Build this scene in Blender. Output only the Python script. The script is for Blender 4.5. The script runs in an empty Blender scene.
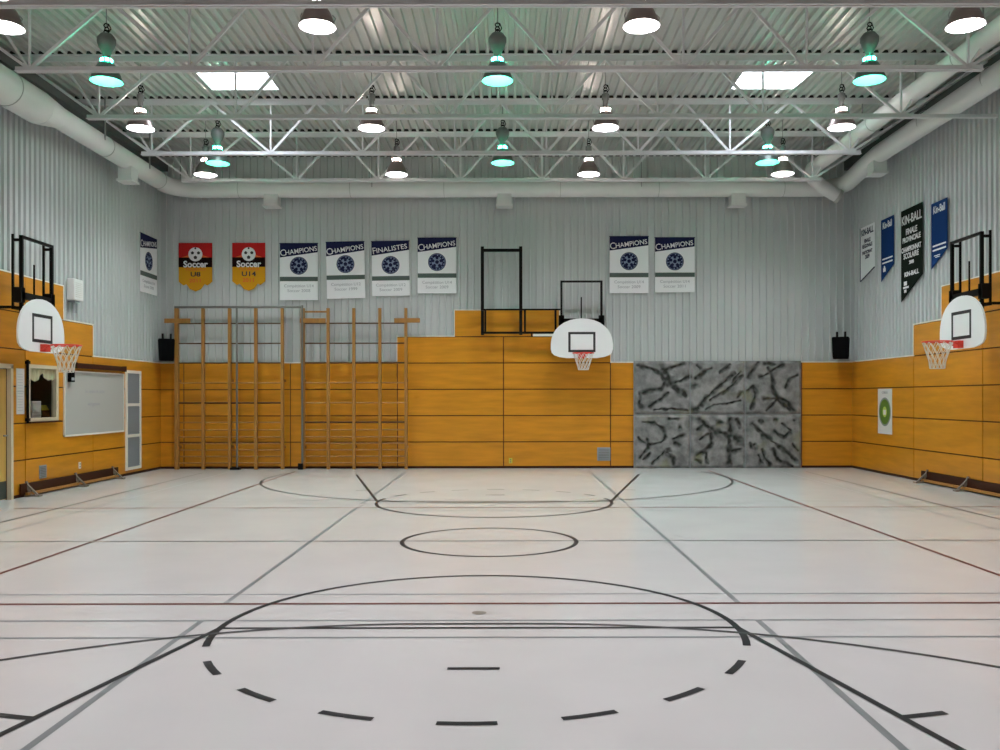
import bpy, math, random
from mathutils import Vector, Matrix
random.seed(7)
scene = bpy.context.scene
col = scene.collection
PI = math.pi
R = math.radians

# ------------------------------------------------------------------ camera
F = 880.0
cam_d = bpy.data.cameras.new('camera')
cam = bpy.data.objects.new('camera', cam_d)
col.objects.link(cam)
cam_d.sensor_width = 36.0
cam_d.lens = F / 1000.0 * 36.0
cam_d.clip_end = 200
CH = 1.6
cam_d.shift_x = -7.0 / 1000.0
cam_d.shift_y = 23.0 / 1000.0
cam.rotation_euler = (Matrix.Rotation(PI/2, 4, 'X') @ Matrix.Rotation(-0.0016, 4, 'Z')).to_euler()
cam.location = (0, 0, CH)
scene.camera = cam

# ------------------------------------------------------------------ world / exposure
w = bpy.data.worlds.new('world')
scene.world = w
w.use_nodes = True
bg = w.node_tree.nodes['Background']
bg.inputs[0].default_value = (0.75, 0.85, 1.0, 1)
bg.inputs[1].default_value = 1.0
scene.view_settings.view_transform = 'Standard'
scene.view_settings.look = 'None'
scene.view_settings.gamma = 1.0
scene.view_settings.use_curve_mapping = False
scene.view_settings.exposure = 0.0
WHITE_LAMP = 430.0
GREEN_LAMP = 125.0
SKY_LAMP = 17.0

# ------------------------------------------------------------------ materials
def mat(name, color, rough=0.5, metal=0.0, spec=0.5, noise=None, bump=None, emit=None, estr=0.0, coat=0.0):
    m = bpy.data.materials.new(name)
    m.use_nodes = True
    nt = m.node_tree
    b = nt.nodes['Principled BSDF']
    b.inputs['Base Color'].default_value = (*color, 1)
    b.inputs['Roughness'].default_value = rough
    b.inputs['Metallic'].default_value = metal
    b.inputs['Specular IOR Level'].default_value = spec
    if coat:
        b.inputs['Coat Weight'].default_value = coat
        b.inputs['Coat Roughness'].default_value = 0.12
    if noise:   # (scale xyz, amount, detail)
        tc = nt.nodes.new('ShaderNodeTexCoord')
        mp = nt.nodes.new('ShaderNodeMapping')
        mp.inputs['Scale'].default_value = noise[0]
        nz = nt.nodes.new('ShaderNodeTexNoise')
        nz.inputs['Scale'].default_value = 1.0
        nz.inputs['Detail'].default_value = noise[2] if len(noise) > 2 else 3
        rp = nt.nodes.new('ShaderNodeValToRGB')
        a = noise[1]
        rp.color_ramp.elements[0].position = 0.3
        rp.color_ramp.elements[1].position = 0.7
        rp.color_ramp.elements[0].color = (*[max(0, c * (1 - a)) for c in color], 1)
        rp.color_ramp.elements[1].color = (*[min(1, c * (1 + a)) for c in color], 1)
        nt.links.new(tc.outputs['Object'], mp.inputs[0])
        nt.links.new(mp.outputs[0], nz.inputs['Vector'])
        nt.links.new(nz.outputs['Fac'], rp.inputs[0])
        nt.links.new(rp.outputs[0], b.inputs['Base Color'])
        if bump:
            bp = nt.nodes.new('ShaderNodeBump')
            bp.inputs['Strength'].default_value = bump
            bp.inputs['Distance'].default_value = 0.01
            nt.links.new(nz.outputs['Fac'], bp.inputs['Height'])
            nt.links.new(bp.outputs[0], b.inputs['Normal'])
    if emit:
        b.inputs['Emission Color'].default_value = (*emit, 1)
        b.inputs['Emission Strength'].default_value = estr
    return m

M = {}
M['floor'] = mat('floor_vinyl', (0.595, 0.60, 0.60), 0.20, noise=((1.2, 1.2, 1), 0.03, 6), spec=0.4)
M['black_line'] = mat('line_black', (0.016, 0.017, 0.020), 0.4, spec=0.12)
M['dark_line'] = mat('line_dark', (0.05, 0.052, 0.055), 0.4, spec=0.15)
M['grey_line'] = mat('line_grey', (0.19, 0.21, 0.215), 0.4, spec=0.2)
M['red_line'] = mat('line_red', (0.11, 0.028, 0.022), 0.4, spec=0.15)
M['plug'] = mat('floor_plug', (0.22, 0.20, 0.17), 0.5)
M['wood'] = mat('maple_panel', (0.60, 0.245, 0.016), 0.28, spec=0.4, noise=((1.2, 1.2, 9.0), 0.13, 5))
M['groove'] = mat('panel_groove', (0.09, 0.025, 0.008), 0.7)
M['metal_wall'] = mat('painted_steel_wall', (0.53, 0.555, 0.56), 0.45, noise=((3, 3, 0.4), 0.035, 3))
M['deck'] = mat('steel_deck', (0.53, 0.54, 0.52), 0.34, metal=0.35, noise=((2, 0.5, 1), 0.06, 3))
M['joist'] = mat('joist_paint', (0.62, 0.63, 0.65), 0.45)
M['duct'] = mat('duct_paint', (0.68, 0.69, 0.685), 0.5, noise=((2, 1, 2), 0.04, 3))
M['seam'] = mat('duct_seam', (0.42, 0.43, 0.42), 0.5)
M['trim'] = mat('white_trim', (0.86, 0.82, 0.74), 0.5)
M['black_metal'] = mat('black_steel', (0.006, 0.005, 0.005), 0.5, spec=0.12)
M['board'] = mat('white_backboard', (0.86, 0.86, 0.89), 0.35)
M['black_paint'] = mat('black_marking', (0.02, 0.02, 0.025), 0.4)
M['rim'] = mat('red_rim', (0.75, 0.05, 0.03), 0.4)
M['net'] = mat('net_cord', (0.72, 0.68, 0.62), 0.8)
M['bar_wood'] = mat('ladder_wood', (0.36, 0.165, 0.034), 0.5, noise=((20, 20, 2), 0.18, 3))
M['rung_wood'] = mat('rung_wood', (0.09, 0.04, 0.014), 0.5, spec=0.2)
M['grey_metal'] = mat('grey_steel', (0.20, 0.20, 0.19), 0.4, metal=0.5)
M['speaker'] = mat('speaker_black', (0.0025, 0.0025, 0.003), 0.8, spec=0.05)
M['white_box'] = mat('white_casing', (0.78, 0.78, 0.78), 0.5)
M['grille'] = mat('grey_grille', (0.30, 0.33, 0.36), 0.6)
M['whiteboard'] = mat('whiteboard_face', (0.46, 0.465, 0.45), 0.35)
M['brown'] = mat('dark_brown', (0.045, 0.012, 0.007), 0.5, spec=0.2)
M['plank'] = mat('bench_plank', (0.04, 0.010, 0.003), 0.5, spec=0.2)
M['cream'] = mat('cream_frame', (0.62, 0.53, 0.38), 0.5)
M['paper'] = mat('paper', (0.70, 0.68, 0.66), 0.7)
M['ink'] = mat('ink', (0.25, 0.25, 0.28), 0.7)
M['faint_ink'] = mat('faint_ink', (0.40, 0.40, 0.45), 0.7)
M['navy'] = mat('navy_cloth', (0.015, 0.017, 0.055), 0.85, spec=0.05)
M['blue'] = mat('blue_cloth', (0.009, 0.035, 0.13), 0.85, spec=0.05)
M['black_cloth'] = mat('black_cloth', (0.009, 0.013, 0.010), 0.85, spec=0.05)
M['banner_white'] = mat('white_cloth', (0.86, 0.87, 0.90), 0.75)
M['banner_text'] = mat('white_print', (0.80, 0.80, 0.82), 0.7)
M['band'] = mat('green_band', (0.07, 0.10, 0.09), 0.75)
M['emblem_blue'] = mat('emblem_blue', (0.20, 0.25, 0.38), 0.75)
M['soccer_red'] = mat('soccer_red', (0.48, 0.018, 0.018), 0.85, spec=0.1)
M['soccer_orange'] = mat('soccer_orange', (0.68, 0.11, 0.015), 0.75)
M['soccer_black'] = mat('soccer_black', (0.012, 0.004, 0.004), 0.85, spec=0.05)
M['soccer_yellow'] = mat('soccer_yellow', (0.62, 0.30, 0.015), 0.85, spec=0.1)
M['shade'] = mat('lamp_shade', (0.22, 0.17, 0.16), 0.35, metal=0.5)
M['shade_green'] = mat('lamp_shade_green', (0.14, 0.18, 0.17), 0.35, metal=0.5)
M['ballast'] = mat('ballast_housing', (0.16, 0.165, 0.165), 0.5, metal=0.3)
M['lens'] = mat('lamp_lens', (0.9, 0.9, 0.9), 0.5, emit=(1.0, 0.945, 0.985), estr=WHITE_LAMP)
M['lens_green'] = mat('lamp_lens_green', (0.9, 0.9, 0.9), 0.5, emit=(0.07, 1.0, 0.56), estr=GREEN_LAMP)
M['vent'] = mat('lamp_vent', (0.9, 0.9, 0.9), 0.5, emit=(1.0, 0.84, 0.76), estr=110.0)
M['vent_green'] = mat('lamp_vent_green', (0.9, 0.9, 0.9), 0.5, emit=(0.03, 1.0, 0.5), estr=130.0)
M['skylight'] = mat('skylight_acrylic', (0.9, 0.9, 0.9), 0.5, emit=(0.86, 0.92, 1.0), estr=SKY_LAMP)
M['green'] = mat('poster_green', (0.10, 0.20, 0.02), 0.6)
M['light_green'] = mat('poster_light_green', (0.45, 0.60, 0.10), 0.6)
M['grey_print'] = mat('poster_grey', (0.25, 0.28, 0.25), 0.6)
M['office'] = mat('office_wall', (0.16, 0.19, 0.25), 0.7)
M['yellow'] = mat('yellow_folder', (0.55, 0.55, 0.06), 0.6)
M['curtain'] = mat('curtain_cloth', (0.42, 0.38, 0.24), 0.8)
M['kick'] = mat('kick_plate', (0.05, 0.065, 0.06), 0.4, metal=0.4)
M['door_wood'] = mat('door_wood', (0.58, 0.36, 0.09), 0.4, noise=((8, 8, 1), 0.1, 3))
M['foot'] = mat('grey_foot', (0.22, 0.19, 0.16), 0.5)
M['reflector'] = mat('white_reflector', (0.45, 0.45, 0.45), 0.5)
M['flute_shade'] = mat('flute_shade_fill', (0.02, 0.02, 0.02), 0.9)
M['galv'] = mat('galvanised', (0.30, 0.31, 0.31), 0.4, metal=0.3)
def glass_mat():
    m = bpy.data.materials.new('window_glass')
    m.use_nodes = True
    b = m.node_tree.nodes['Principled BSDF']
    b.inputs['Base Color'].default_value = (0.9, 0.92, 0.92, 1)
    b.inputs['Roughness'].default_value = 0.03
    b.inputs['Transmission Weight'].default_value = 1.0
    b.inputs['IOR'].default_value = 1.1
    return m
M['glass'] = glass_mat()

# ------------------------------------------------------------------ mesh helpers
class MB:
    def __init__(self):
        self.v = []; self.f = []; self.mi = []
    def face(self, pts, mi=0):
        n = len(self.v); self.v += [tuple(p) for p in pts]
        self.f.append(tuple(range(n, n + len(pts)))); self.mi.append(mi)
    def box(self, x0, x1, y0, y1, z0, z1, mi=0):
        if x0 > x1: x0, x1 = x1, x0
        if y0 > y1: y0, y1 = y1, y0
        if z0 > z1: z0, z1 = z1, z0
        n = len(self.v)
        self.v += [(x0,y0,z0),(x1,y0,z0),(x1,y1,z0),(x0,y1,z0),(x0,y0,z1),(x1,y0,z1),(x1,y1,z1),(x0,y1,z1)]
        for q in ((3,2,1,0),(4,5,6,7),(0,1,5,4),(1,2,6,5),(2,3,7,6),(3,0,4,7)):
            self.f.append(tuple(n + i for i in q)); self.mi.append(mi)
        return self
    def bar(self, a, b, w, h=None, up=(0,0,1), mi=0):
        a = Vector(a); b = Vector(b); h = h or w
        d = (b - a).normalized(); u = Vector(up)
        if abs(d.dot(u)) > 0.98: u = Vector((0,1,0))
        s = d.cross(u).normalized(); t = s.cross(d).normalized()
        n = len(self.v)
        for p in (a, b):
            for sx, sz in ((-1,-1),(1,-1),(1,1),(-1,1)):
                self.v.append(tuple(p + s*sx*w/2 + t*sz*h/2))
        for q in ((0,1,2,3),(7,6,5,4),(0,4,5,1),(1,5,6,2),(2,6,7,3),(3,7,4,0)):
            self.f.append(tuple(n + i for i in q)); self.mi.append(mi)
        return self
    def tube(self, pts, r, seg=12, closed=False, mi=0, radii=None, cap=True):
        pts = [Vector(p) for p in pts]; N = len(pts)
        base = len(self.v); prev = None
        for i, p in enumerate(pts):
            if closed: d = pts[(i+1) % N] - pts[i-1]
            elif i == 0: d = pts[1] - p
            elif i == N-1: d = p - pts[i-1]
            else: d = pts[i+1] - pts[i-1]
            d.normalize()
            if prev is None:
                u = Vector((0,0,1)) if abs(d.z) < 0.9 else Vector((0,1,0))
                s = d.cross(u).normalized()
            else:
                s = (prev - d * prev.dot(d)).normalized()
            prev = s; t = d.cross(s)
            rr = radii[i] if radii else r
            for k in range(seg):
                a = 2*PI*k/seg
                self.v.append(tuple(p + s*math.cos(a)*rr + t*math.sin(a)*rr))
        for i in range(N if closed else N-1):
            j = (i+1) % N
            for k in range(seg):
                k2 = (k+1) % seg
                self.f.append((base+i*seg+k, base+i*seg+k2, base+j*seg+k2, base+j*seg+k)); self.mi.append(mi)
        if cap and not closed:
            self.f.append(tuple(base+k for k in range(seg))[::-1]); self.mi.append(mi)
            self.f.append(tuple(base+(N-1)*seg+k for k in range(seg))); self.mi.append(mi)
        return self
    def lathe(self, prof, seg=24, c=(0,0,0), mi=0):
        base = len(self.v)
        for r, z in prof:
            for k in range(seg):
                a = 2*PI*k/seg
                self.v.append((c[0]+r*math.cos(a), c[1]+r*math.sin(a), c[2]+z))
        for i in range(len(prof)-1):
            for k in range(seg):
                k2 = (k+1) % seg
                self.f.append((base+i*seg+k, base+i*seg+k2, base+(i+1)*seg+k2, base+(i+1)*seg+k)); self.mi.append(mi)
        return self
    def prism(self, outline, y0, y1, mi=0):
        """outline in (x,z), extruded along y, front at y0"""
        n = len(self.v); N = len(outline)
        self.v += [(x, y0, z) for x, z in outline] + [(x, y1, z) for x, z in outline]
        self.f.append(tuple(range(n, n+N))); self.mi.append(mi)
        self.f.append(tuple(range(n+N, n+2*N))[::-1]); self.mi.append(mi)
        for i in range(N):
            j = (i+1) % N
            self.f.append((n+i, n+N+i, n+N+j, n+j)); self.mi.append(mi)
        return self
    def build(self, name, mats, parent=None, smooth=False, kind=None, loc=None):
        me = bpy.data.meshes.new(name)
        me.from_pydata(self.v, [], self.f)
        if not isinstance(mats, (list, tuple)): mats = [mats]
        for m in mats: me.materials.append(m)
        me.polygons.foreach_set('material_index', self.mi)
        if smooth:
            me.polygons.foreach_set('use_smooth', [True]*len(self.f))
        me.update()
        o = bpy.data.objects.new(name, me)
        col.objects.link(o)
        if parent: o.parent = parent
        if kind: o['kind'] = kind
        if loc: o.location = loc
        if smooth:
            md = o.modifiers.new('es', 'EDGE_SPLIT'); md.split_angle = R(40)
        return o

def tag(o, label, cat, group=None):
    o['label'] = label; o['category'] = cat
    if group: o['group'] = group
    return o
def thing(name, loc, label, cat, group=None, rz=0):
    o = bpy.data.objects.new(name, None)
    o.empty_display_size = 0.1
    col.objects.link(o)
    o.location = loc; o.rotation_euler = (0, 0, rz)
    return tag(o, label, cat, group)
def copy_tree(o, parent=None):
    c = o.copy(); col.objects.link(c)
    if parent: c.parent = parent
    for ch in list(o.children): copy_tree(ch, c)
    return c
def text(name, body, size, x, z, m, parent, y=-0.012, rot=0.0, sx=1.0, align='CENTER', bold=0.0):
    cu = bpy.data.curves.new(name, 'FONT')
    cu.body = body; cu.size = size; cu.align_x = align; cu.align_y = 'CENTER'
    cu.extrude = 0.001; cu.offset = bold; cu.resolution_u = 3
    t = bpy.data.objects.new(name, cu)
    col.objects.link(t)
    bpy.context.view_layer.update()
    dg = bpy.context.evaluated_depsgraph_get()
    me = bpy.data.meshes.new_from_object(t.evaluated_get(dg))
    bpy.data.objects.remove(t)
    me.materials.clear(); me.materials.append(m)
    o = bpy.data.objects.new(name, me)
    col.objects.link(o)
    o.parent = parent
    o.matrix_local = Matrix.Translation((x, y, z)) @ Matrix.Rotation(-rot, 4, 'Y') @ Matrix.Rotation(PI/2, 4, 'X') @ Matrix.Diagonal((sx, 1, 1, 1))
    return o

# ------------------------------------------------------------------ room dimensions
XL, XR, YB, YF, ZC = -7.93, 7.90, 20.10, -2.6, 7.10
PHT = 0.6           # height of one wood panel course

# ---- floor with its painted court lines
def floor():
    mb = MB()
    mb.box(XL-0.3, XR+0.3, YF-0.3, YB+0.3, -0.1, 0.0, 0)
    zc = [0.0008]
    def z():
        zc[0] += 0.00006; return zc[0]
    def quad(p, m):
        h = z(); mb.face([(x, y, h) for x, y in p], m)
    def line(a, b, wd, m):
        a = Vector(a); b = Vector(b); d = (b-a).normalized(); n = Vector((-d.y, d.x)) * wd/2
        pts = [a-n, b-n, b+n, a+n]
        area = sum(pts[i].x*pts[(i+1) % 4].y - pts[(i+1) % 4].x*pts[i].y for i in range(4))
        quad(pts if area > 0 else pts[::-1], m)
    def arc(cx, cy, r, a0, a1, wd, m, seg=64):
        h = z(); seg = max(3, int(seg*abs(a1-a0)/360)+2)
        for i in range(seg):
            t0 = R(a0+(a1-a0)*i/seg); t1 = R(a0+(a1-a0)*(i+1)/seg)
            ri, ro = r-wd/2, r+wd/2
            mb.face([(cx+ri*math.cos(t0), cy+ri*math.sin(t0), h), (cx+ro*math.cos(t0), cy+ro*math.sin(t0), h),
                     (cx+ro*math.cos(t1), cy+ro*math.sin(t1), h), (cx+ri*math.cos(t1), cy+ri*math.sin(t1), h)], m)
    BK, DK, GR, RD, PL = 1, 2, 3, 4, 5
    YC = 9.846; CX = -0.2
    # grey lines running down the hall
    for x in (-2.2, 1.8):
        line((x, 0.6), (x, 6.33), 0.045, GR)
        line((x, 6.87), (x, 12.82), 0.045, GR)
        line((x, 13.36), (x, 18.9), 0.045, GR)
    for y, wd in ((7.18, 0.026), (6.33, 0.032), (5.88, 0.032)):
        for yy in (y, 2*YC - y):
            line((-6.5, yy), (6.6, yy), wd, GR)
    line((-6.55, YF+1.2), (-6.55, 18.9), 0.045, DK)
    line((-6.05, YF+1.2), (-6.05, 19.0), 0.025, GR)
    line((6.45, YF+1.2), (6.45, 19.0), 0.045, DK)
    line((5.92, YF+1.2), (5.92, 19.0), 0.025, GR)
    line((6.72, YF+1.2), (6.72, 13.3), 0.025, GR)
    # red volleyball court
    for x in (-4.64, 4.42):
        line((x, 0.85), (x, 19.3), 0.045, RD)
    for y in (YC-3, YC+3):
        line((-7.2, y), (7.2, y), 0.05, RD)
    # centre line and circle
    line((-7.3, YC), (7.3, YC), 0.035, DK)
    arc(CX, YC, 0.97, 0, 360, 0.05, BK, 96)
    for x in (-4.55, 4.9):
        line((x-0.11, YC), (x+0.11, YC), 0.07, PL)
    for s in (1, -1):
        def Y(y): return YC + s*(y - YC)
        def A(a): return a if s == 1 else -a
        fy = 6.12
        arc(CX, Y(fy), 1.80, A(0), A(180), 0.05, BK, 120)
        for k in range(-4, 5):
            c = -90 + 20*k
            if abs(k) == 4:
                a0, a1 = (c-4.8, 0.0) if k > 0 else (-180.0, c+4.8)
                if k > 0: a0 = -14.5
                else: a1 = -165.5
            else: a0, a1 = c-4.8, c+4.8
            arc(CX, Y(fy), 1.80, A(a0), A(a1), 0.05, BK, 64)
        line((CX-1.80, Y(fy)), (CX+1.80, Y(fy)), 0.04, BK)
        for q in (-1, 1):
            line((CX+q*1.80, Y(fy)), (CX+q*(2.82 if s == 1 else 2.94), Y(1.35)), 0.045, BK)
            line((CX+q*2.19, Y(4.40)), (CX+q*2.42, Y(4.46)), 0.05, BK)
        line((CX-0.155, Y(5.2)), (CX+0.155, Y(5.2)), 0.045, BK)
        arc(CX+0.35, Y(1.98), 4.25, A(-18), A(90), 0.04, DK, 150)
        arc(CX-0.35, Y(1.98), 4.25, A(90), A(198), 0.04, DK, 150)
        line((CX-0.35, Y(6.23)), (CX+0.35, Y(6.23)), 0.04, DK)
        # floor plug
        h = z()
        mb.face([(CX-0.01+0.055*math.cos(2*PI*k/24), Y(6.55)+0.055*math.sin(2*PI*k/24), h) for k in range(24)], PL)
    # a face flipped by mirroring is harmless: diffuse paint is two sided
    return mb.build('floor', [M['floor'], M['black_line'], M['dark_line'], M['grey_line'], M['red_line'], M['plug']], kind='structure')
floor()

# ---- steel deck ceiling, ribs along Y, with two skylight openings
SKY = ((-5.24, -4.06), (4.00, 5.20))
SKY_Y = (14.7, 15.68)
def ceiling():
    mb = MB()
    pitch_ = 0.153; dep = 0.05
    x = XL - 0.2
    pts = []
    while x < XR + 0.3:
        pts += [(x, ZC), (x+0.045, ZC), (x+0.06, ZC+dep), (x+0.138, ZC+dep)]
        x += pitch_
    for i in range(len(pts)-1):
        (x0, z0), (x1, z1) = pts[i], pts[i+1]
        xm = (x0+x1)/2
        inside = any(a < xm < b for a, b in SKY)
        spans = [(YF-0.2, SKY_Y[0]), (SKY_Y[1], YB+0.2)] if inside else [(YF-0.2, YB+0.2)]
        for y0, y1 in spans:
            mb.face([(x0, y1, z0), (x1, y1, z1), (x1, y0, z1), (x0, y0, z0)])
    x = XL - 0.2
    while x < XR + 0.1:       # dark blocks added in the flutes over every joist to imitate shaded gaps
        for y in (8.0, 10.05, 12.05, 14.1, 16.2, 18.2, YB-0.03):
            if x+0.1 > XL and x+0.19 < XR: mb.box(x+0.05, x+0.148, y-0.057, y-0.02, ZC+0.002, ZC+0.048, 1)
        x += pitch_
    return mb.build('ceiling', [M['deck'], M['flute_shade']], kind='structure')
ceiling()
# roof slab above the deck
def roof():
    mb = MB()
    xs = [XL-0.4, SKY[0][0]-0.03, SKY[0][1]+0.03, SKY[1][0]-0.03, SKY[1][1]+0.03, XR+0.4]
    for i in range(5):
        if i in (1, 3):
            mb.box(xs[i], xs[i+1], YF-0.3, SKY_Y[0]-0.03, ZC+0.09, ZC+0.2)
            mb.box(xs[i], xs[i+1], SKY_Y[1]+0.03, YB+0.3, ZC+0.09, ZC+0.2)
        else:
            mb.box(xs[i], xs[i+1], YF-0.3, YB+0.3, ZC+0.09, ZC+0.2)
    o = mb.build('trim_5', M['deck'], kind='structure')
    return o
roof()

# ---- corrugated metal walls
def corrugated(name, a, b, z0, z1, axis):
    """axis: 'back','left','right' ; ribs run up the wall"""
    mb = MB()
    p = a; prof = []
    while p < b:
        prof += [(p, 0.0), (p+0.035, 0.0), (p+0.045, 0.038), (p+0.15, 0.038)]
        p += 0.16
    prof.append((b, 0.0))
    def P(u, d, z):
        if axis == 'back': return (u, YB + d, z)
        if axis == 'left': return (XL - d, u, z)
        if axis == 'right': return (XR + d, u, z)
        return (u, YF - d, z)
    for i in range(len(prof)-1):
        (u0, d0), (u1, d1) = prof[i], prof[i+1]
        mb.face([P(u0, d0, z0), P(u1, d1, z0), P(u1, d1, z1), P(u0, d0, z1)])
    return mb.build(name, M['metal_wall'], kind='structure')
wb = corrugated('wall_back', XL-0.05, XR+0.05, 2.3, 7.2, 'back')
wl = corrugated('wall_left', YF, YB+0.05, 2.3, 7.2, 'left')
wr = corrugated('wall_right', YF, YB+0.05, 2.3, 7.2, 'right')
wf = corrugated('wall_front', XL-0.05, XR+0.05, 0.0, 7.2, 'front')

# ---- wood panelling : boxes with grooves, holes cut out
def rect_minus(rect, holes):
    us = sorted({rect[0], rect[1]} | {min(max(h[i], rect[0]), rect[1]) for h in holes for i in (0, 1)})
    vs = sorted({rect[2], rect[3]} | {min(max(h[i], rect[2]), rect[3]) for h in holes for i in (2, 3)})
    out = []
    for i in range(len(us)-1):
        for j in range(len(vs)-1):
            cu, cv = (us[i]+us[i+1])/2, (vs[j]+vs[j+1])/2
            if us[i+1]-us[i] < 1e-5 or vs[j+1]-vs[j] < 1e-5: continue
            if any(h[0] < cu < h[1] and h[2] < cv < h[3] for h in holes): continue
            out.append((us[i], us[i+1], vs[j], vs[j+1]))
    return out
def panelling(parent, side, cols_, holes=(), extras=()):
    """cols_: (u0,u1,n_courses); extras: (u0,u1,course) single panels standing on top of a joint"""
    g = 0.011
    pm, bm_, tm = MB(), MB(), MB()
    eh = [(e[0], e[1], e[2]*PHT-0.05, (e[2]+1)*PHT) for e in extras]
    def bx(mb, u0, u1, z0, z1, d0, d1):
        if side == 'back': mb.box(u0, u1, YB-d1, YB-d0, z0, z1)
        elif side == 'left': mb.box(XL+d0, XL+d1, u0, u1, z0, z1)
        else: mb.box(XR-d1, XR-d0, u0, u1, z0, z1)
    def strip(u0, u1, z0, z1):
        for r in rect_minus((u0, u1, z0, z1), eh): bx(tm, r[0], r[1], r[2], r[3], -0.01, 0.042)
    for k, (u0, u1, n) in enumerate(cols_):
        top = n*PHT
        for r in rect_minus((u0, u1, 0.0, top), holes): bx(bm_, r[0], r[1], r[2], r[3], -0.06, 0.018)
        for c in range(n):
            ga = g if (k > 0 and cols_[k-1][2] > c) else 0
            gb = g if (k < len(cols_)-1 and cols_[k+1][2] > c) else 0
            up = any(e[2] == n and e[0] < u1 and e[1] > u0 for e in extras)
            rr = (u0+ga, u1-gb, c*PHT+(g if c else 0), (c+1)*PHT-(g if (c < n-1 or up) else 0))
            for r in rect_minus(rr, holes): bx(pm, r[0], r[1], r[2], r[3], 0.02, 0.035)
        strip(u0, u1, top, top+0.024)
        for nb, ue in ((k-1, u0), (k+1, u1)):
            if 0 <= nb < len(cols_) and cols_[nb][2] < n:
                q = -1 if nb < k else 1
                strip(min(ue, ue+q*0.015), max(ue, ue+q*0.015), cols_[nb][2]*PHT+0.018, top+0.024)
    for u0, u1, c in extras:
        ends = [abs(u0-q[1]) < 1e-4 and q[2] > c for q in cols_], [abs(u1-q[0]) < 1e-4 and q[2] > c for q in cols_]
        ga, gb = (g if any(ends[0]) else 0), (g if any(ends[1]) else 0)
        bx(bm_, u0, u1, c*PHT, (c+1)*PHT, -0.06, 0.018)
        bx(pm, u0+ga, u1-gb, c*PHT+g, (c+1)*PHT, 0.02, 0.035)
        bx(tm, u0, u1, (c+1)*PHT, (c+1)*PHT+0.018, -0.01, 0.042)
        if not ga: bx(tm, u0-0.015, u0, c*PHT+0.018, (c+1)*PHT+0.018, -0.01, 0.042)
        if not gb: bx(tm, u1, u1+0.015, c*PHT+0.018, (c+1)*PHT+0.018, -0.01, 0.042)
    bm_.build('groove_backing', M['groove'], parent)
    pm.build('wood_panelling', M['wood'], parent)
    tm.build('edge_strip', M['trim'], parent)
panelling(wb, 'back', [(XL, -7.37, 4), (-7.37, -4.94, 4), (-4.94, -2.5, 4), (-2.5, -0.08, 5), (-0.08, 2.36, 5), (2.36, 2.9, 4),
                       (2.9, 6.72, 4), (6.72, XR, 4)], extras=[(-1.19, 1.19, 5)])
DOOR = (12.95, 13.96, 0.0, 2.08)
WIN = (14.52, 15.42, 1.27, 2.12)
panelling(wl, 'left', [(YF, -0.2, 6), (-0.2, 2.24, 6), (2.24, 4.68, 6), (4.68, 7.12, 6), (7.12, 9.56, 6), (9.56, 12.0, 6), (12.0, 14.42, 6), (14.42, 16.78, 5), (16.78, YB, 4)], [DOOR, WIN], [(14.42, 15.66, 5)])
panelling(wr, 'right', [(YF, -0.1, 6), (-0.1, 2.34, 6), (2.34, 4.78, 6), (4.78, 7.22, 6), (7.22, 9.66, 6), (9.66, 12.1, 6), (12.1, 14.55, 6), (14.55, 17.02, 5), (17.02, YB, 4)], extras=[(14.55, 15.92, 5)])
# upper girt band on the back wall (the horizontal step visible in the sheeting) and dark bottom skirting
for nm, s in (('baseboard_back', 'b'), ('baseboard_left', 'l'), ('baseboard_right', 'r')):
    mb = MB()
    if s == 'b':
        mb.box(XL, 2.9, YB-0.042, YB-0.035, 0, 0.05); mb.box(6.72, XR, YB-0.042, YB-0.035, 0, 0.05)
    elif s == 'l':
        mb.box(XL+0.035, XL+0.042, 14.07, YB-0.04, 0, 0.05); mb.box(XL+0.035, XL+0.042, YF, 12.85, 0, 0.05)
    else: mb.box(XR-0.042, XR-0.035, YF, YB-0.04, 0, 0.05)
    mb.build(nm, M['plank'], kind='structure')

# ------------------------------------------------------------------ roof joists
ZB = 6.11
NODES = (-6.53, -4.34, -2.65, -0.95, 0.73, 2.42, 4.11, 6.32)
def joist(y, label):
    t = thing('roof_joist', (0, y, ZC), label, 'roof truss', 'white steel roof joists')
    zt = -0.055; zb = ZB - ZC
    mb = MB()
    for s in (-1, 1):
        mb.box(XL+0.03, XR-0.03, s*0.008, s*0.058, -0.012, -0.001)
        mb.box(XL+0.03, XR-0.03, s*0.008, s*0.018, -0.10, -0.012)
    mb.build('top_chord', M['joist'], t)
    mb = MB()
    for s in (-1, 1):
        mb.box(-6.72, 6.52, s*0.01, s*0.05, zb-0.035, zb-0.025)
        mb.box(-6.72, 6.52, s*0.01, s*0.018, zb-0.025, zb+0.035)
    mb.build('bottom_chord', M['joist'], t)
    tops = [XL+0.1] + [(a+b)/2 for a, b in zip(NODES[:-1], NODES[1:])] + [XR-0.1]
    for i, x in enumerate(NODES):
        for tx in (tops[i], tops[i+1]):
            MB().bar((x, 0, zb), (tx, 0, zt), 0.042, 0.042).build('diagonal_web', M['joist'], t)
        MB().bar((x, 0, zb), (x, 0, zt), 0.03, 0.03).build('vertical_web', M['joist'], t)
    for x, tx in ((NODES[0], NODES[0]-0.62), (NODES[-1], NODES[-1]+0.62)):
        MB().bar((x, 0, zb), (tx, 0, zt), 0.03, 0.03).build('diagonal_web', M['joist'], t)
    return t
j_lab = {8.0: 'white steel roof joist nearest the camera, out of the top of the frame',
         10.05: 'white steel roof joist whose bottom chord runs along the very top of the picture',
         12.05: 'white steel roof joist passing in front of the near row of green tinted lamps',
         14.1: 'white steel roof joist between the near green lamps and the skylights',
         16.2: 'white steel roof joist just behind the skylights, brightly lit beside them',
         18.2: 'white steel roof joist closest to the back wall and its duct'}
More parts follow.
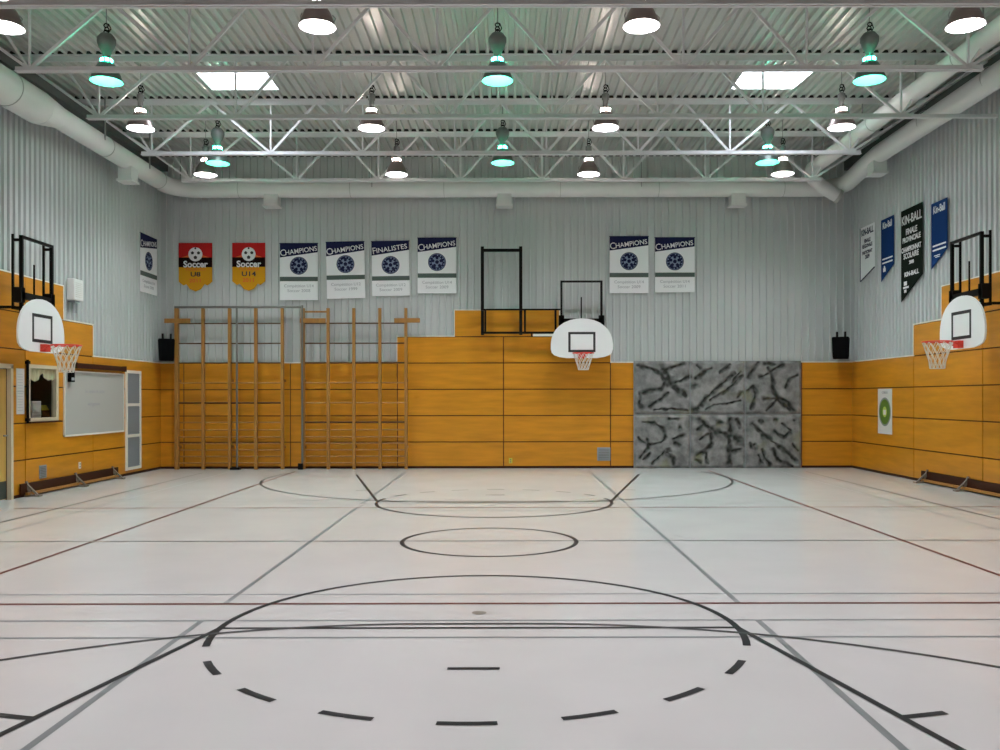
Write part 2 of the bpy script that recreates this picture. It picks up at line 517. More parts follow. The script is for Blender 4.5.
for y, l in j_lab.items():
    j = joist(y, l)
    if y == 14.1:
        MB().box(6.5, XR-0.04, -0.03, 0.03, ZB-ZC-0.035, ZB-ZC+0.02).build('chord_extension', M['joist'], j)

# ------------------------------------------------------------------ skylights
for k, (a, b) in enumerate(SKY):
    t = thing('skylight', ((a+b)/2, sum(SKY_Y)/2, ZC), 'bright rectangular skylight in the ceiling on the %s side' % ('left', 'right')[k], 'skylight', 'ceiling skylights')
    hx, hy = (b-a)/2, (SKY_Y[1]-SKY_Y[0])/2
    mb = MB()
    mb.box(-hx-0.02, -hx, -hy, hy, 0.0, 0.34); mb.box(hx, hx+0.02, -hy, hy, 0.0, 0.34)
    mb.box(-hx-0.02, hx+0.02, -hy-0.02, -hy, 0.0, 0.34); mb.box(-hx-0.02, hx+0.02, hy, hy+0.02, 0.0, 0.34)
    mb.build('curb', M['white_box'], t)
    mb = MB()   # shallow domed acrylic
    n = 8
    def zz(i, j): return 0.34 + 0.16*(1-((i/n)*2-1)**2)*(1-((j/n)*2-1)**2)
    for i in range(n):
        for j in range(n):
            P = lambda i, j: (-hx+2*hx*i/n, -hy+2*hy*j/n, zz(i, j))
            mb.face([P(i, j), P(i, j+1), P(i+1, j+1), P(i+1, j)])
    mb.build('acrylic_dome', M['skylight'], t, smooth=True)
    mb = MB()
    for q in range(8):
        x = -hx + 2*hx*(q+0.5)/8
        mb.box(x-0.03, x+0.03, hy-0.03, hy, 0.20, 0.23)
    mb.build('frame_clips', M['galv'], t)

# ------------------------------------------------------------------ lamps
def lamp(green):
    t = bpy.data.objects.new('pendant_lamp', None); col.objects.link(t); t.empty_display_size = 0.1
    sh = M['shade_green'] if green else M['shade']
    L = M['lens_green'] if green else M['lens']
    V = M['vent_green'] if green else M['vent']
    # local origin = opening centre
    mb = MB()
    prof = [(0.222, 0.0), (0.215, 0.02), (0.190, 0.09), (0.155, 0.17), (0.115, 0.235), (0.085, 0.265), (0.078, 0.262), (0.108, 0.228), (0.148, 0.165), (0.183, 0.088), (0.208, 0.02), (0.215, 0.0), (0.222, 0.0)]
    prof = prof[:6] + [(0.083, 0.263), (0.152, 0.170), (0.187, 0.090), (0.212, 0.02), (0.219, 0.0), (0.222, 0.0)]
    mb.lathe(prof, 32).build('lamp_shade', sh, t, smooth=True)
    MB().lathe([(0.216, 0.001), (0.209, 0.02), (0.184, 0.088), (0.149, 0.166), (0.10, 0.232), (0.0, 0.24)], 32).build('reflector', M['reflector'], t, smooth=True)
    mb = MB().lathe([(0.0, 0.16), (0.06, 0.162), (0.12, 0.167), (0.134, 0.172), (0.134, 0.185), (0.0, 0.187)], 32)
    mb.build('lens', L, t, smooth=True)
    mb = MB()   # glowing vent openings round the neck
    for k in range(6):
        a = 2*PI*k/6
        c = Vector((0.072*math.cos(a), 0.072*math.sin(a), 0.29))
        tn = Vector((-math.sin(a), math.cos(a), 0))
        mb.bar(c - tn*0.024, c + tn*0.024, 0.012, 0.042)
    mb.build('vent', V, t)
    MB().lathe([(0.088, 0.262), (0.066, 0.27), (0.062, 0.31), (0.07, 0.318), (0.05, 0.335), (0.0, 0.335)], 24).build('neck', sh, t, smooth=True)
    if green:
        mb = MB().lathe([(0.0, 0.33), (0.05, 0.335), (0.058, 0.40), (0.10, 0.47), (0.125, 0.54), (0.125, 0.60), (0.08, 0.66), (0.03, 0.675), (0.0, 0.675)], 24)
        mb.build('ballast_housing', M['ballast'], t, smooth=True)
        hz = 0.67
    else:
        mb = MB().lathe([(0.0, 0.33), (0.045, 0.335), (0.045, 0.45), (0.06, 0.47), (0.06, 0.55), (0.03, 0.575), (0.0, 0.575)], 20)
        mb.build('ballast_housing', M['ballast'], t, smooth=True)
        mb = MB().tube([(-0.19, 0, 0.08), (-0.20, 0, 0.13), (-0.185, 0, 0.17)], 0.007, 6)
        mb.tube([(0.20, 0, 0.06), (0.215, 0, 0.10), (0.18, 0, 0.14)], 0.007, 6)
        mb.build('shade_clip', M['galv'], t, smooth=True)
        hz = 0.57
    mb = MB()
    for q in range(3):
        mb.tube([(0.03*math.cos(a), (0.012 if q % 2 else -0.012), hz+0.02+q*0.045+0.028*math.sin(a)) for a in [2*PI*i/8 for i in range(8)]], 0.009, 5, closed=True)
    mb.tube([(0.02, 0, hz), (0.06, 0.01, hz+0.07), (0.03, 0, hz+0.14)], 0.008, 5)
    mb.build('hook', M['black_metal'], t)
    MB().tube([(0, 0, hz+0.1), (0, 0, ZC-0.002-6.03)], 0.007, 6).build('suspension_rod', M['galv'], t)
    return t
def place_lamps():
    Z0 = 6.03
    protoW = lamp(False); protoG = lamp(True)
    rows = [  # green, Y, pixel x of each lamp, centre row name
        (False, 10.5, (5, 318, 642, 966), 'nearest row'),
        (False, 14.45, (141, 372, 606, 842), 'middle row'),
        (False, 17.45, (206, 397, 589, 783), 'farthest row'),
        (True, 12.3, (107, 498, 870), 'near green row'),
        (True, 16.6, (218, 503, 768), 'far green row'),
    ]
    names4 = ('leftmost', 'second from left', 'third from left', 'rightmost')
    names3 = ('leftmost', 'middle one', 'rightmost')
    first = {False: True, True: True}
    def put(g, x, y, label, grp):
        p = protoG if g else protoW
        o = p if first[g] else copy_tree(p)
        first[g] = False
        o.location = (x, y, Z0)
        tag(o, label, 'hanging lamp', grp)
    for g, y, xs, rn in rows:
        for i, px in enumerate(xs):
            X = (px - 507) * y / F
            if g: lab = 'green glowing bell lamp with bulky ballast, %s of the %s row' % (names3[i], rn.replace(' green row', '') + ' green')
            else: lab = 'white glowing bell shaped hall lamp, %s in the %s of white lamps' % (names4[i], rn)
            put(g, X, y, lab, 'green tinted hall lamps' if g else 'white hall lamps')
    for y, rn in ((6.9, 'first row'), (3.2, 'second row')):
        for i, X in enumerate((-6.0, -2.2, 1.66, 5.6)):
            put(False, X, y, 'white hall lamp overhead outside the picture, %s of the %s' % (names4[i], rn), 'white hall lamps overhead')
place_lamps()

# ------------------------------------------------------------------ ducts
duct = thing('air_duct', (0, YB-0.35, 6.3), 'pale grey round air duct running along left, back and right walls under the ceiling', 'air duct')
def dl(p): return (p[0], p[1]-(YB-0.35), p[2]-6.3)
def elbow(cx, cy, z, r, a0, a1, n=8):
    return [(cx+r*math.cos(R(a0+(a1-a0)*i/n)), cy+r*math.sin(R(a0+(a1-a0)*i/n)), z) for i in range(n+1)]
xl, xr, yb, re_ = -7.5, 7.45, 19.78, 0.55
pts = [(xl-0.02, YF+0.1, 6.27), (xl-0.02, 14.1, 6.27)]
MB().tube([dl(p) for p in pts], 0.27, 28).build('wide_duct', M['duct'], duct, smooth=True)
MB().tube([dl(p) for p in [(xl-0.02, 14.1, 6.27), (xl+0.01, 14.65, 6.3)]], 0.27, 28, radii=[0.272, 0.19]).build('reducer', M['duct'], duct, smooth=True)
path = [(xl+0.01, 14.6, 6.3)] + [(xl+0.01, 19.1, 6.3)] + elbow(xl+re_, yb-re_, 6.3, re_, 180, 90) + [(0, yb, 6.3)] + elbow(xr-re_, yb-re_, 6.3, re_, 90, 0)
MB().tube([dl(p) for p in path], 0.185, 28).build('narrow_duct', M['duct'], duct, smooth=True)
z0r, z1r = 6.3, 6.5
path = [(xr, yb-re_, 6.3), (xr, 18.4, 6.4), (xr, 17.6, 6.47), (xr, YF+0.1, 6.5)]
MB().tube([dl(p) for p in path], 0.185, 28).build('narrow_duct', M['duct'], duct, smooth=True)
class RB:
    def __init__(self, par): self.par = par
    def tube(self, *a, **k): MB().tube(*a, **k).build('joint_ring', M['seam'], self.par, smooth=True)
mb = RB(duct)
for y in (2.0, 5.0, 8.0, 11.0, 13.2): mb.tube([dl((xl-0.02+0.276*math.cos(a), y, 6.27+0.276*math.sin(a))) for a in [2*PI*i/28 for i in range(28)]], 0.008, 5, closed=True)
for y in (16.4, 18.9): mb.tube([dl((xl+0.01+0.19*math.cos(a), y, 6.3+0.19*math.sin(a))) for a in [2*PI*i/28 for i in range(28)]], 0.007, 5, closed=True)
for y in (13.5, 15.6): mb.tube([dl((xr+0.19*math.cos(a), y, 6.495+0.19*math.sin(a))) for a in [2*PI*i/28 for i in range(28)]], 0.007, 5, closed=True)
for x in (-6.0, -3.5, -1.4, 1.2, 3.4, 6.2): mb.tube([dl((x, yb+0.19*math.cos(a), 6.3+0.19*math.sin(a))) for a in [2*PI*i/28 for i in range(28)]], 0.007, 5, closed=True)
def outlet(x, y, zt, rz):
    mb = MB()
    c, s = math.cos(rz), math.sin(rz)
    def P(u, v, z): return dl((x+u*c-v*s, y+u*s+v*c, z))
    for (hu, hv, z0, z1) in ((0.16, 0.13, zt-0.30, zt), (0.185, 0.155, zt-0.33, zt-0.29)):
        n = len(mb.v)
        for z in (z0, z1):
            for u, v in ((-hu, -hv), (hu, -hv), (hu, hv), (-hu, hv)): mb.v.append(P(u, v, z))
        for q in ((3,2,1,0),(4,5,6,7),(0,1,5,4),(1,2,6,5),(2,3,7,6),(3,0,4,7)):
            mb.f.append(tuple(n+i for i in q)); mb.mi.append(0)
    mb.build('outlet_box', M['duct'], duct)
for x in (-5.27, -0.05, 5.18): outlet(x, yb, 6.22, 0)
outlet(xl+0.01, 17.4, 6.2, PI/2); outlet(xr, 17.7, 6.40, PI/2)
mb = MB()
for y in (16.0, 18.0): mb.box(*[v for v in (xl+0.2-0.012, xl+0.2+0.012)], y-(YB-0.35)-0.01, y-(YB-0.35)+0.01, 0.0, ZC-6.3-0.01)
for x in (-3.0, 3.0): mb.box(x-0.01, x+0.01, yb-(YB-0.35)-0.2, yb-(YB-0.35)-0.19, -0.0, ZC-6.3-0.01)
mb.build('hanger_strap', M['galv'], duct)
# second duct on the right, ends in a down-turned elbow
d2 = thing('exhaust_duct', (6.55, 19.2, 6.5), 'pale inner round duct beside the right wall ending in a drooping elbow', 'air duct')
pth = [(0, YF+0.1-19.2, 0), (0, -1.0, 0), (0, -0.35, 0), (0.05, -0.1, -0.03), (0.16, 0.04, -0.12), (0.34, 0.1, -0.26), (0.72, 0.12, -0.48)]
MB().tube(pth, 0.145, 24).build('round_duct', M['duct'], d2, smooth=True)
mb = RB(d2)
mb.tube([(0.70, 0.12, -0.468), (0.76, 0.12, -0.50)], 0.155, 24)
for y in (-9.0, -6.5, -3.5): mb.tube([(0.15*math.cos(a), y, 0.15*math.sin(a)) for a in [2*PI*i/24 for i in range(24)]], 0.006, 5, closed=True)
mb = MB()
for y in (-9.2, -7.1, -5.1, -3.0, -1.0): mb.box(-0.01, 0.01, y-0.015, y+0.015, 0.13, ZC-6.5-0.005)
mb.build('hanger_strap', M['galv'], d2)
# sprinkler / gas pipe beside the right ducts
tag(MB().tube([(7.1, YF+0.1, 6.62), (7.1, 19.3, 6.62)], 0.025, 8).build('ceiling_pipe', M['galv'], smooth=True), 'thin grey pipe running between the two right hand ducts', 'pipe')
# dark strip added for the shade under the deck along both side walls
for nm, x0, x1 in (('trim_1', XL+0.003, XL+0.20), ('trim_2', XR-0.20, XR-0.003)):
    MB().box(x0, x1, YF, YB-0.01, ZC-0.32, ZC-0.115).build(nm, mat('corner_shade', (0.10, 0.10, 0.10), 0.6), kind='structure')

# ------------------------------------------------------------------ basketball hoops
def outline(zs=1.0, zo=0.0):
    h = [(0, 0), (0.33, 0.0), (0.50, 0.025), (0.61, 0.065), (0.665, 0.12), (0.685, 0.20), (0.685, 0.32), (0.672, 0.42), (0.64, 0.52), (0.585, 0.62), (0.50, 0.71), (0.39, 0.785), (0.26, 0.84), (0.13, 0.868), (0, 0.877)]
    h = [(x, z*zs+zo) for x, z in h]
    return h + [(-x, z) for x, z in h[-2:0:-1]]
def hoop(loc, rz, label, netdrop=0.42, center=False):
    """origin: board front face, bottom centre; faces local -Y"""
    t = thing('basketball_hoop', loc, label, 'basketball hoop', 'fan shaped basketball hoops', rz)
    MB().prism(outline() if center else outline(0.95, -0.02), 0.0, 0.03).build('backboard', M['board'], t)
    mb = MB()
    w2, z0, z1, th = 0.30, 0.13, 0.575, 0.05
    mb.box(-w2, w2, -0.003, -0.0005, z0, z0+th); mb.box(-w2, w2, -0.003, -0.0005, z1-th, z1)
    mb.box(-w2, -w2+th, -0.003, -0.0005, z0+th, z1-th); mb.box(w2-th, w2, -0.003, -0.0005, z0+th, z1-th)
    mb.build('target_square', M['black_paint'], t)
    # rim
    rr = 0.225; cy = -0.15 - rr; zr = 0.09
    mb = MB()
    circ = [(rr*math.cos(2*PI*i/36), cy+rr*math.sin(2*PI*i/36), zr) for i in range(36)]
    mb.tube(circ, 0.011, 8, closed=True)
    for s in (-1, 1): mb.tube([(s*0.06, 0, zr), (s*0.06, cy+rr*0.97, zr)], 0.011, 6)
    for s in (-1, 1): mb.tube([(s*0.07, -0.005, zr-0.09), (s*0.11, cy+rr*0.88, zr-0.004)], 0.009, 6)
    rim = mb.build('rim', M['rim'], t, smooth=True)
    MB().box(-0.075, 0.075, -0.09, -0.004, zr-0.10, zr+0.016).build('rim_bracket', M['rim'], t)
    # net : 12 pairs of crossing cords
    mb = MB()
    lv = [(0.222, 0.0), (0.19, -0.10), (0.155, -0.20), (0.125, -0.30), (0.11, -netdrop)]
    N = 12
    for k in range(N):
        for s in (-1, 1):
            p = []
            for i, (r_, dz) in enumerate(lv):
                a = 2*PI*(k + s*0.5*i)/N
                p.append((r_*math.cos(a), cy+r_*math.sin(a), zr+dz))
            mb.tube(p, 0.0055, 4)
    for i in (1, 2, 3, 4):
        r_, dz = lv[i]
    mb.tube([(lv[4][0]*math.cos(2*PI*i/24), cy+lv[4][0]*math.sin(2*PI*i/24), zr+lv[4][1]) for i in range(24)], 0.005, 4, closed=True)
    mb.build('net', M['net'], t)
    # height adjusting frame behind the board
    mb = MB()
    hw = 0.445; top = 1.745 if not center else 1.72
    yb_ = 0.06
    for s in (-1, 1): mb.box(s*hw-0.021, s*hw+0.021, yb_, yb_+0.05, 0.45, top)
    mb.box(-hw-0.021, hw+0.021, yb_, yb_+0.05, top-0.04, top)
    mb.box(-hw-0.027, hw+0.027, yb_, yb_+0.08, 0.78, 0.88)
    mb.box(-hw, hw, yb_-0.03, yb_+0.02, 0.45, 0.50); mb.box(-hw, hw, yb_-0.03, yb_+0.02, 0.25, 0.3)
    for s in (-1, 1): mb.box(s*hw-0.06, s*hw+0.06, yb_+0.0, yb_+0.12, 0.72, 0.95)
    mb.build('lift_frame', M['black_metal'], t)
    mb = MB()
    ry = 0.20; dx = 0.0
    lo, hi = 0.62, top+0.02
    for s in (-1, 1):
        mb.box(s*hw-0.015, s*hw+0.015, ry, ry+0.03, lo, hi)
        mb.box(s*hw-0.02, s*hw+0.02, yb_+0.04, ry, hi-0.11, hi-0.07)
        mb.box(s*hw-0.02, s*hw+0.02, yb_+0.04, ry, lo, lo+0.04)
    mb.box(-hw, hw, ry, ry+0.04, lo, lo+0.05)
    mb.build('rear_frame', M['black_metal'], t)
    MB().tube([(0.0, 0.13, 0.80), (0.0, 0.13, 1.36)], 0.014, 8).build('lift_screw', M['black_metal'], t)
    # wall arms
    depth = 0.565 if not center else 0.60
    for s in (-1, 1):
        mb = MB()
        for zz_ in (0.63,):
            mb.box(s*hw-0.02, s*hw+0.02, ry+0.04, depth, zz_, zz_+0.04)
        mb.box(s*hw-0.03, s*hw+0.03, depth, depth+0.02, 0.5, 0.8)
        mb.build('wall_arm', M['black_metal'], t)
    return t
hoop((-7.32, 13.87, 2.35), PI/2, 'fan shaped basketball hoop with black frame on the left wall', 0.42)
hoop((7.16, 13.87, 2.385), -PI/2, 'fan shaped basketball hoop with black frame on the right wall', 0.42)
hc = hoop((1.655, 19.43, 2.48), 0, 'smaller looking basketball hoop on the back wall', 0.36, center=True)

# folded mount frame on the back wall
t = thing('folding_mount_frame', (0.0, 19.86, 3.0), 'tall empty black steel frame on the back wall left of the hoop', 'wall frame')
s_ = 19.82/F
def fx(px): return (px-507)*s_
def fz(py): return CH + (398-py)*s_ - 3.0
mb = MB()
mb.box(fx(481.0), fx(484.2), -0.06, 0.0, fz(335), fz(246.5)); mb.box(fx(519.3), fx(522.5), -0.06, 0.0, fz(335), fz(246.5))
mb.build('upright', M['black_metal'], t)
MB().box(fx(484), fx(520), -0.05, 0.0, fz(251.7), fz(248.7)).build('top_bar', M['black_metal'], t)
mb = MB()
mb.box(fx(481), fx(562), -0.10, -0.065, fz(310.6), fz(309.0))
mb.box(fx(484.5), fx(486.5), -0.10, -0.065, fz(332), fz(310.6)); mb.box(fx(524), fx(526), -0.10, -0.065, fz(332), fz(310.6)); mb.box(fx(554.5), fx(556.5), -0.10, -0.065, fz(332), fz(310.6))
mb.box(fx(481), fx(557), -0.10, -0.065, fz(334), fz(331.8))
mb.box(fx(531), fx(532.5), -0.09, -0.07, fz(337), fz(333.5))
mb.build('swing_arm', M['black_metal'], t)
mb = MB()
for px in (482.6, 520.9):
    for py in (262, 300, 330): mb.box(fx(px)-0.03, fx(px)+0.03, -0.0, 0.20, fz(py)-0.02, fz(py)+0.02)
mb.build('wall_bracket', M['black_metal'], t)
MB().box(fx(533), fx(556), -0.12, -0.07, fz(336.5), fz(334.2)).build('counter_bar', M['trim'], t)

# ------------------------------------------------------------------ wall bars (climbing ladders)
YW = YB - 0.10
def pxX(px, Y): return (px-507)*Y/F
def pyZ(py, Y): return CH + (398-py)*Y/F
def wallbars(pxs, label, dark, cleats, extra):
    Y = 19.86
    X0 = pxX(pxs[0], Y)
    t = thing('wall_bars', (X0, Y, 0), label, 'wall bars', 'wooden wall bars')
    ztop = pyZ(308, Y)
    for i, px in enumerate(pxs):
        wd = 0.062 if i not in (0,) else 0.085
        x = pxX(px, Y)-X0
        MB().box(x-wd/2, x+wd/2, -0.045, 0.045, 0.0, ztop).build('upright', M['bar_wood'], t)
    xa, xb = 0.0, pxX(pxs[-1], Y)-X0
    zs = [pyZ(p, Y) for p in (323, 343, 362.5, 382.5, 402.5, 422, 429.5, 436.5, 443, 449.5, 456, 462.5)]
    for k, z in enumerate(zs):
        r_ = 0.021 if k in dark else 0.0155
        m = M['rung_wood'] if k in dark or k < 3 else M['bar_wood']
        MB().tube([(xa, 0, z), (xb, 0, z)], r_, 8).build('rung', m, t, smooth=True)
    for px in cleats:
        x = pxX(px, Y)-X0; z = pyZ(320.5, Y)
        MB().box(x-0.29, x+0.29, -0.075, -0.047, z-0.05, z+0.05).build('cleat', M['bar_wood'], t)
    for px in (pxs[0], pxs[2], pxs[-1]):
        x = pxX(px, Y)-X0
        mb = MB()
        for z in (0.5, 2.0): mb.box(x-0.03, x+0.03, 0.045, 0.20, z-0.03, z+0.03)
        mb.build('wall_bracket', M['bar_wood'], t)
    extra(t, X0, Y, ztop)
def ex1(t, X0, Y, zt):
    MB().tube([(-0.05, -0.0, zt+0.03), (pxX(303, Y)-X0, 0.0, zt+0.03)], 0.028, 10).build('top_rail', M['grey_metal'], t, smooth=True)
    x = pxX(238, Y)-X0
    MB().tube([(x, -0.08, 0.03), (x, -0.08, zt+0.03)], 0.024, 10).build('metal_pole', M['grey_metal'], t, smooth=True)
    MB().box(x-0.14, x+0.08, -0.16, -0.05, 0.0, 0.05).build('pole_foot', M['black_metal'], t)
def ex2(t, X0, Y, zt):
    x = pxX(328, Y)-X0
    MB().box(0, x, -0.02, 0.02, pyZ(311.5, Y)-0.02, pyZ(311.5, Y)+0.02).build('top_rail', M['bar_wood'], t)
    MB().tube([(0, -0.065, 0.1), (0, -0.065, zt+0.06)], 0.024, 10).build('metal_pole', M['grey_metal'], t, smooth=True)
    MB().box(-0.09, 0.02, -0.12, -0.05, 0.0, 0.14).build('pole_foot', M['black_metal'], t)
wallbars((177, 203.3, 229.8, 256, 282.5), 'wooden wall bars at the left end of the back wall, under the soccer banners', (4,), (178.5,), ex1)
wallbars((303, 328.3, 354, 380, 406), 'wooden wall bars right of the others, under the white banners', (2, 5), (313.5, 407.5), ex2)

# ------------------------------------------------------------------ climbing wall
def climb():
    Y = YB - 0.12
    s = Y/F
    L = []
    def pl(wd, *p): L.append((wd, [(620+x/5, 340+y/5) for x, y in p]))
    pl(9, (85,130),(150,145),(205,165),(225,210),(205,245),(150,255),(100,270))
    pl(16, (215,150),(240,180),(245,220),(290,250),(325,280))
    pl(9, (230,150),(290,130),(320,120)); pl(9, (250,225),(300,205),(345,185)); pl(8, (240,265),(200,300),(150,335))
    pl(6, (105,275),(95,330)); pl(5, (170,350),(260,345),(340,355)); pl(14, (100,330),(108,332))
    pl(10, (395,340),(430,290),(490,240),(540,195),(575,170)); pl(9, (380,195),(420,160),(455,145)); pl(14, (370,232),(374,230)); pl(15, (372,352),(378,350))
    pl(7, (450,300),(510,270),(560,230),(610,180)); pl(5, (430,350),(470,325),(530,322),(600,305)); pl(8, (590,290),(605,265)); pl(8, (500,165),(550,125)); pl(7, (560,215),(600,160)); pl(7, (385,130),(400,145))
    pl(9, (740,140),(760,180),(765,240),(785,295),(760,330),(735,355)); pl(10, (720,295),(790,295),(840,310),(862,350)); pl(9, (785,300),(850,350)); pl(9, (640,190),(665,150),(695,115))
    pl(9, (750,165),(815,125)); pl(8, (655,345),(680,270),(665,235),(640,255)); pl(7, (885,178),(845,200),(830,240)); pl(7, (700,190),(740,170)); pl(10, (725,120),(770,125))
    pl(7, (110,410),(170,415),(215,445),(230,485),(205,515),(150,525),(110,510),(90,490)); pl(9, (265,495),(315,480)); pl(7, (275,515),(298,530)); pl(7, (135,500),(138,540),(100,590)); pl(8, (235,565),(265,590),(268,625))
    pl(6, (245,395),(290,397)); pl(12, (298,440),(303,440)); pl(6, (115,600),(150,570)); pl(5, (160,620),(220,560)); pl(8, (240,550),(246,560))
    pl(15, (400,400),(430,430),(470,460),(520,470),(550,490)); pl(13, (550,395),(550,460),(545,540),(550,620)); pl(8, (420,420),(385,450)); pl(11, (455,470),(460,520),(430,560),(385,580)); pl(8, (430,560),(432,615)); pl(22, (575,490),(600,505)); pl(11, (560,560),(600,550)); pl(13, (495,415),(502,417)); pl(8, (585,400),(600,440)); pl(8, (380,600),(400,615)); pl(6, (400,500),(440,470))
    pl(10, (660,420),(720,480),(780,520),(830,560),(880,610)); pl(8, (690,450),(740,492)); pl(7, (770,460),(820,490),(850,465)); pl(9, (710,550),(722,590),(748,625)); pl(7, (690,580),(705,615)); pl(9, (765,550),(790,600),(860,635)); pl(13, (868,405),(873,407)); pl(11, (772,400),(778,400)); pl(5, (810,420),(855,455)); pl(9, (650,520),(656,535)); pl(9, (676,525),(680,535)); pl(8,(700,405),(712,410)); pl(6, (860,520),(890,560))
    segs = []
    for wd, p in L:
        q = [(pxX(a, Y), pyZ(b, Y)) for a, b in p]
        for a, b in zip(q[:-1], q[1:]): segs.append((a, b, wd/5*s/2*1.25))
    xs = [pxX(634, Y), pxX(690.3, Y), pxX(745.3, Y), pxX(801.5, Y)]
    zs = [0.0, pyZ(414.6, Y), pyZ(361.2, Y)]
    m = bpy.data.materials.new('climbing_panel'); m.use_nodes = True
    nt = m.node_tree; b = nt.nodes['Principled BSDF']; b.inputs['Roughness'].default_value = 0.75
    at = nt.nodes.new('ShaderNodeAttribute'); at.attribute_name = 'paint'
    nz = nt.nodes.new('ShaderNodeTexNoise'); nz.inputs['Scale'].default_value = 5; nz.inputs['Detail'].default_value = 8
    tc = nt.nodes.new('ShaderNodeTexCoord'); nt.links.new(tc.outputs['Object'], nz.inputs['Vector'])
    r1 = nt.nodes.new('ShaderNodeValToRGB')
    r1.color_ramp.elements[0].position = 0.32; r1.color_ramp.elements[1].position = 0.68
    r1.color_ramp.elements[0].color = (0.13, 0.13, 0.135, 1); r1.color_ramp.elements[1].color = (0.30, 0.30, 0.305, 1)
    mx = nt.nodes.new('ShaderNodeMixRGB'); mx.inputs[2].default_value = (0.014, 0.016, 0.013, 1)
    nt.links.new(nz.outputs['Fac'], r1.inputs[0]); nt.links.new(r1.outputs[0], mx.inputs[1]); nt.links.new(at.outputs['Fac'], mx.inputs[0])
    # moss green / rust specks
    n2 = nt.nodes.new('ShaderNodeTexNoise'); n2.inputs['Scale'].default_value = 2.2; nt.links.new(tc.outputs['Object'], n2.inputs['Vector'])
    r2 = nt.nodes.new('ShaderNodeValToRGB'); r2.color_ramp.elements[0].position = 0.6; r2.color_ramp.elements[1].position = 0.75
    r2.color_ramp.elements[0].color = (0, 0, 0, 1); r2.color_ramp.elements[1].color = (0.5, 0.5, 0.5, 1)
    m2 = nt.nodes.new('ShaderNodeMixRGB'); m2.inputs[2].default_value = (0.20, 0.20, 0.09, 1)
    nt.links.new(n2.outputs['Fac'], r2.inputs[0]); nt.links.new(r2.outputs[0], m2.inputs[0]); nt.links.new(mx.outputs[0], m2.inputs[1])
    nt.links.new(m2.outputs[0], b.inputs['Base Color'])
    bp = nt.nodes.new('ShaderNodeBump'); bp.inputs['Strength'].default_value = 0.6; bp.inputs['Distance'].default_value = 0.03
    nt.links.new(nz.outputs['Fac'], bp.inputs['Height']); nt.links.new(bp.outputs[0], b.inputs['Normal'])
    from mathutils import noise as mn
    t = thing('climbing_wall', (xs[0], YB-0.04, 0), 'grey rock textured climbing wall of six panels with dark root patterns', 'climbing wall')
    for i in range(3):
        for j in range(2):
            x0, x1, z0, z1 = xs[i]+0.006, xs[i+1]-0.006, zs[j]+0.006, zs[j+1]-0.006
            nx, nz_ = 84, 80
            mb = MB(); paint = []
            loc = [(a, b_, h) for a, b_, h in segs if min(a[0], b_[0])-0.2 < x1 and max(a[0], b_[0])+0.2 > x0 and min(a[1], b_[1])-0.2 < z1 and max(a[1], b_[1])+0.2 > z0]
            for r in range(nz_+1):
                for c in range(nx+1):
                    x = x0+(x1-x0)*c/nx; z = z0+(z1-z0)*r/nz_
                    wx = x + 0.02*mn.noise(Vector((x*9, z*9, 1))); wz = z + 0.02*mn.noise(Vector((x*9, z*9, 5)))
                    best = 9; wf = 1.0 + 0.9*mn.noise(Vector((x*6, z*6, 9)))
                    for a, b_, h in loc:
                        ax, az = a; dx, dz = b_[0]-ax, b_[1]-az
                        q = max(0, min(1, ((wx-ax)*dx+(wz-az)*dz)/(dx*dx+dz*dz+1e-9)))
                        d = math.hypot(wx-ax-q*dx, wz-az-q*dz)/(h*wf)
                        if d < best: best = d
                    e = min(x-x0, x1-x, z-z0, z1-z)
                    edge = min(1, e/0.05)
                    rel = 0.018*mn.noise(Vector((x*2.5, z*2.5, 0))) + 0.012*mn.noise(Vector((x*7, z*7, 3)))
                    groove = math.exp(-(best**2)*0.8)
                    y = -0.05 - edge*(0.045 + rel) + edge*0.04*groove
                    y = min(y, -0.056)
                    mb.v.append((x-xs[0], y, z))
                    paint.append(max(0.0, min(1.0, 1.25-best*0.45)) * (0.9 + 0.7*mn.noise(Vector((x*11, z*11, 2)))) + 0.35*max(0, mn.noise(Vector((x*3.5, z*5, 7))) - 0.15))
            for r in range(nz_):
                for c in range(nx):
                    k = r*(nx+1)+c
                    mb.f.append((k, k+1, k+nx+2, k+nx+1)); mb.mi.append(0)
            o = mb.build('rock_panel', m, t)
            o.data.polygons.foreach_set('use_smooth', [True]*len(mb.f))
            a_ = o.data.attributes.new('paint', 'FLOAT', 'POINT')
            a_.data.foreach_set('value', paint)
    mb = MB()
    mb.box(0, xs[3]-xs[0], -0.05, 0.0, 0.0, zs[2])
    mb.build('backing_board', M['grille'], t)
climb()

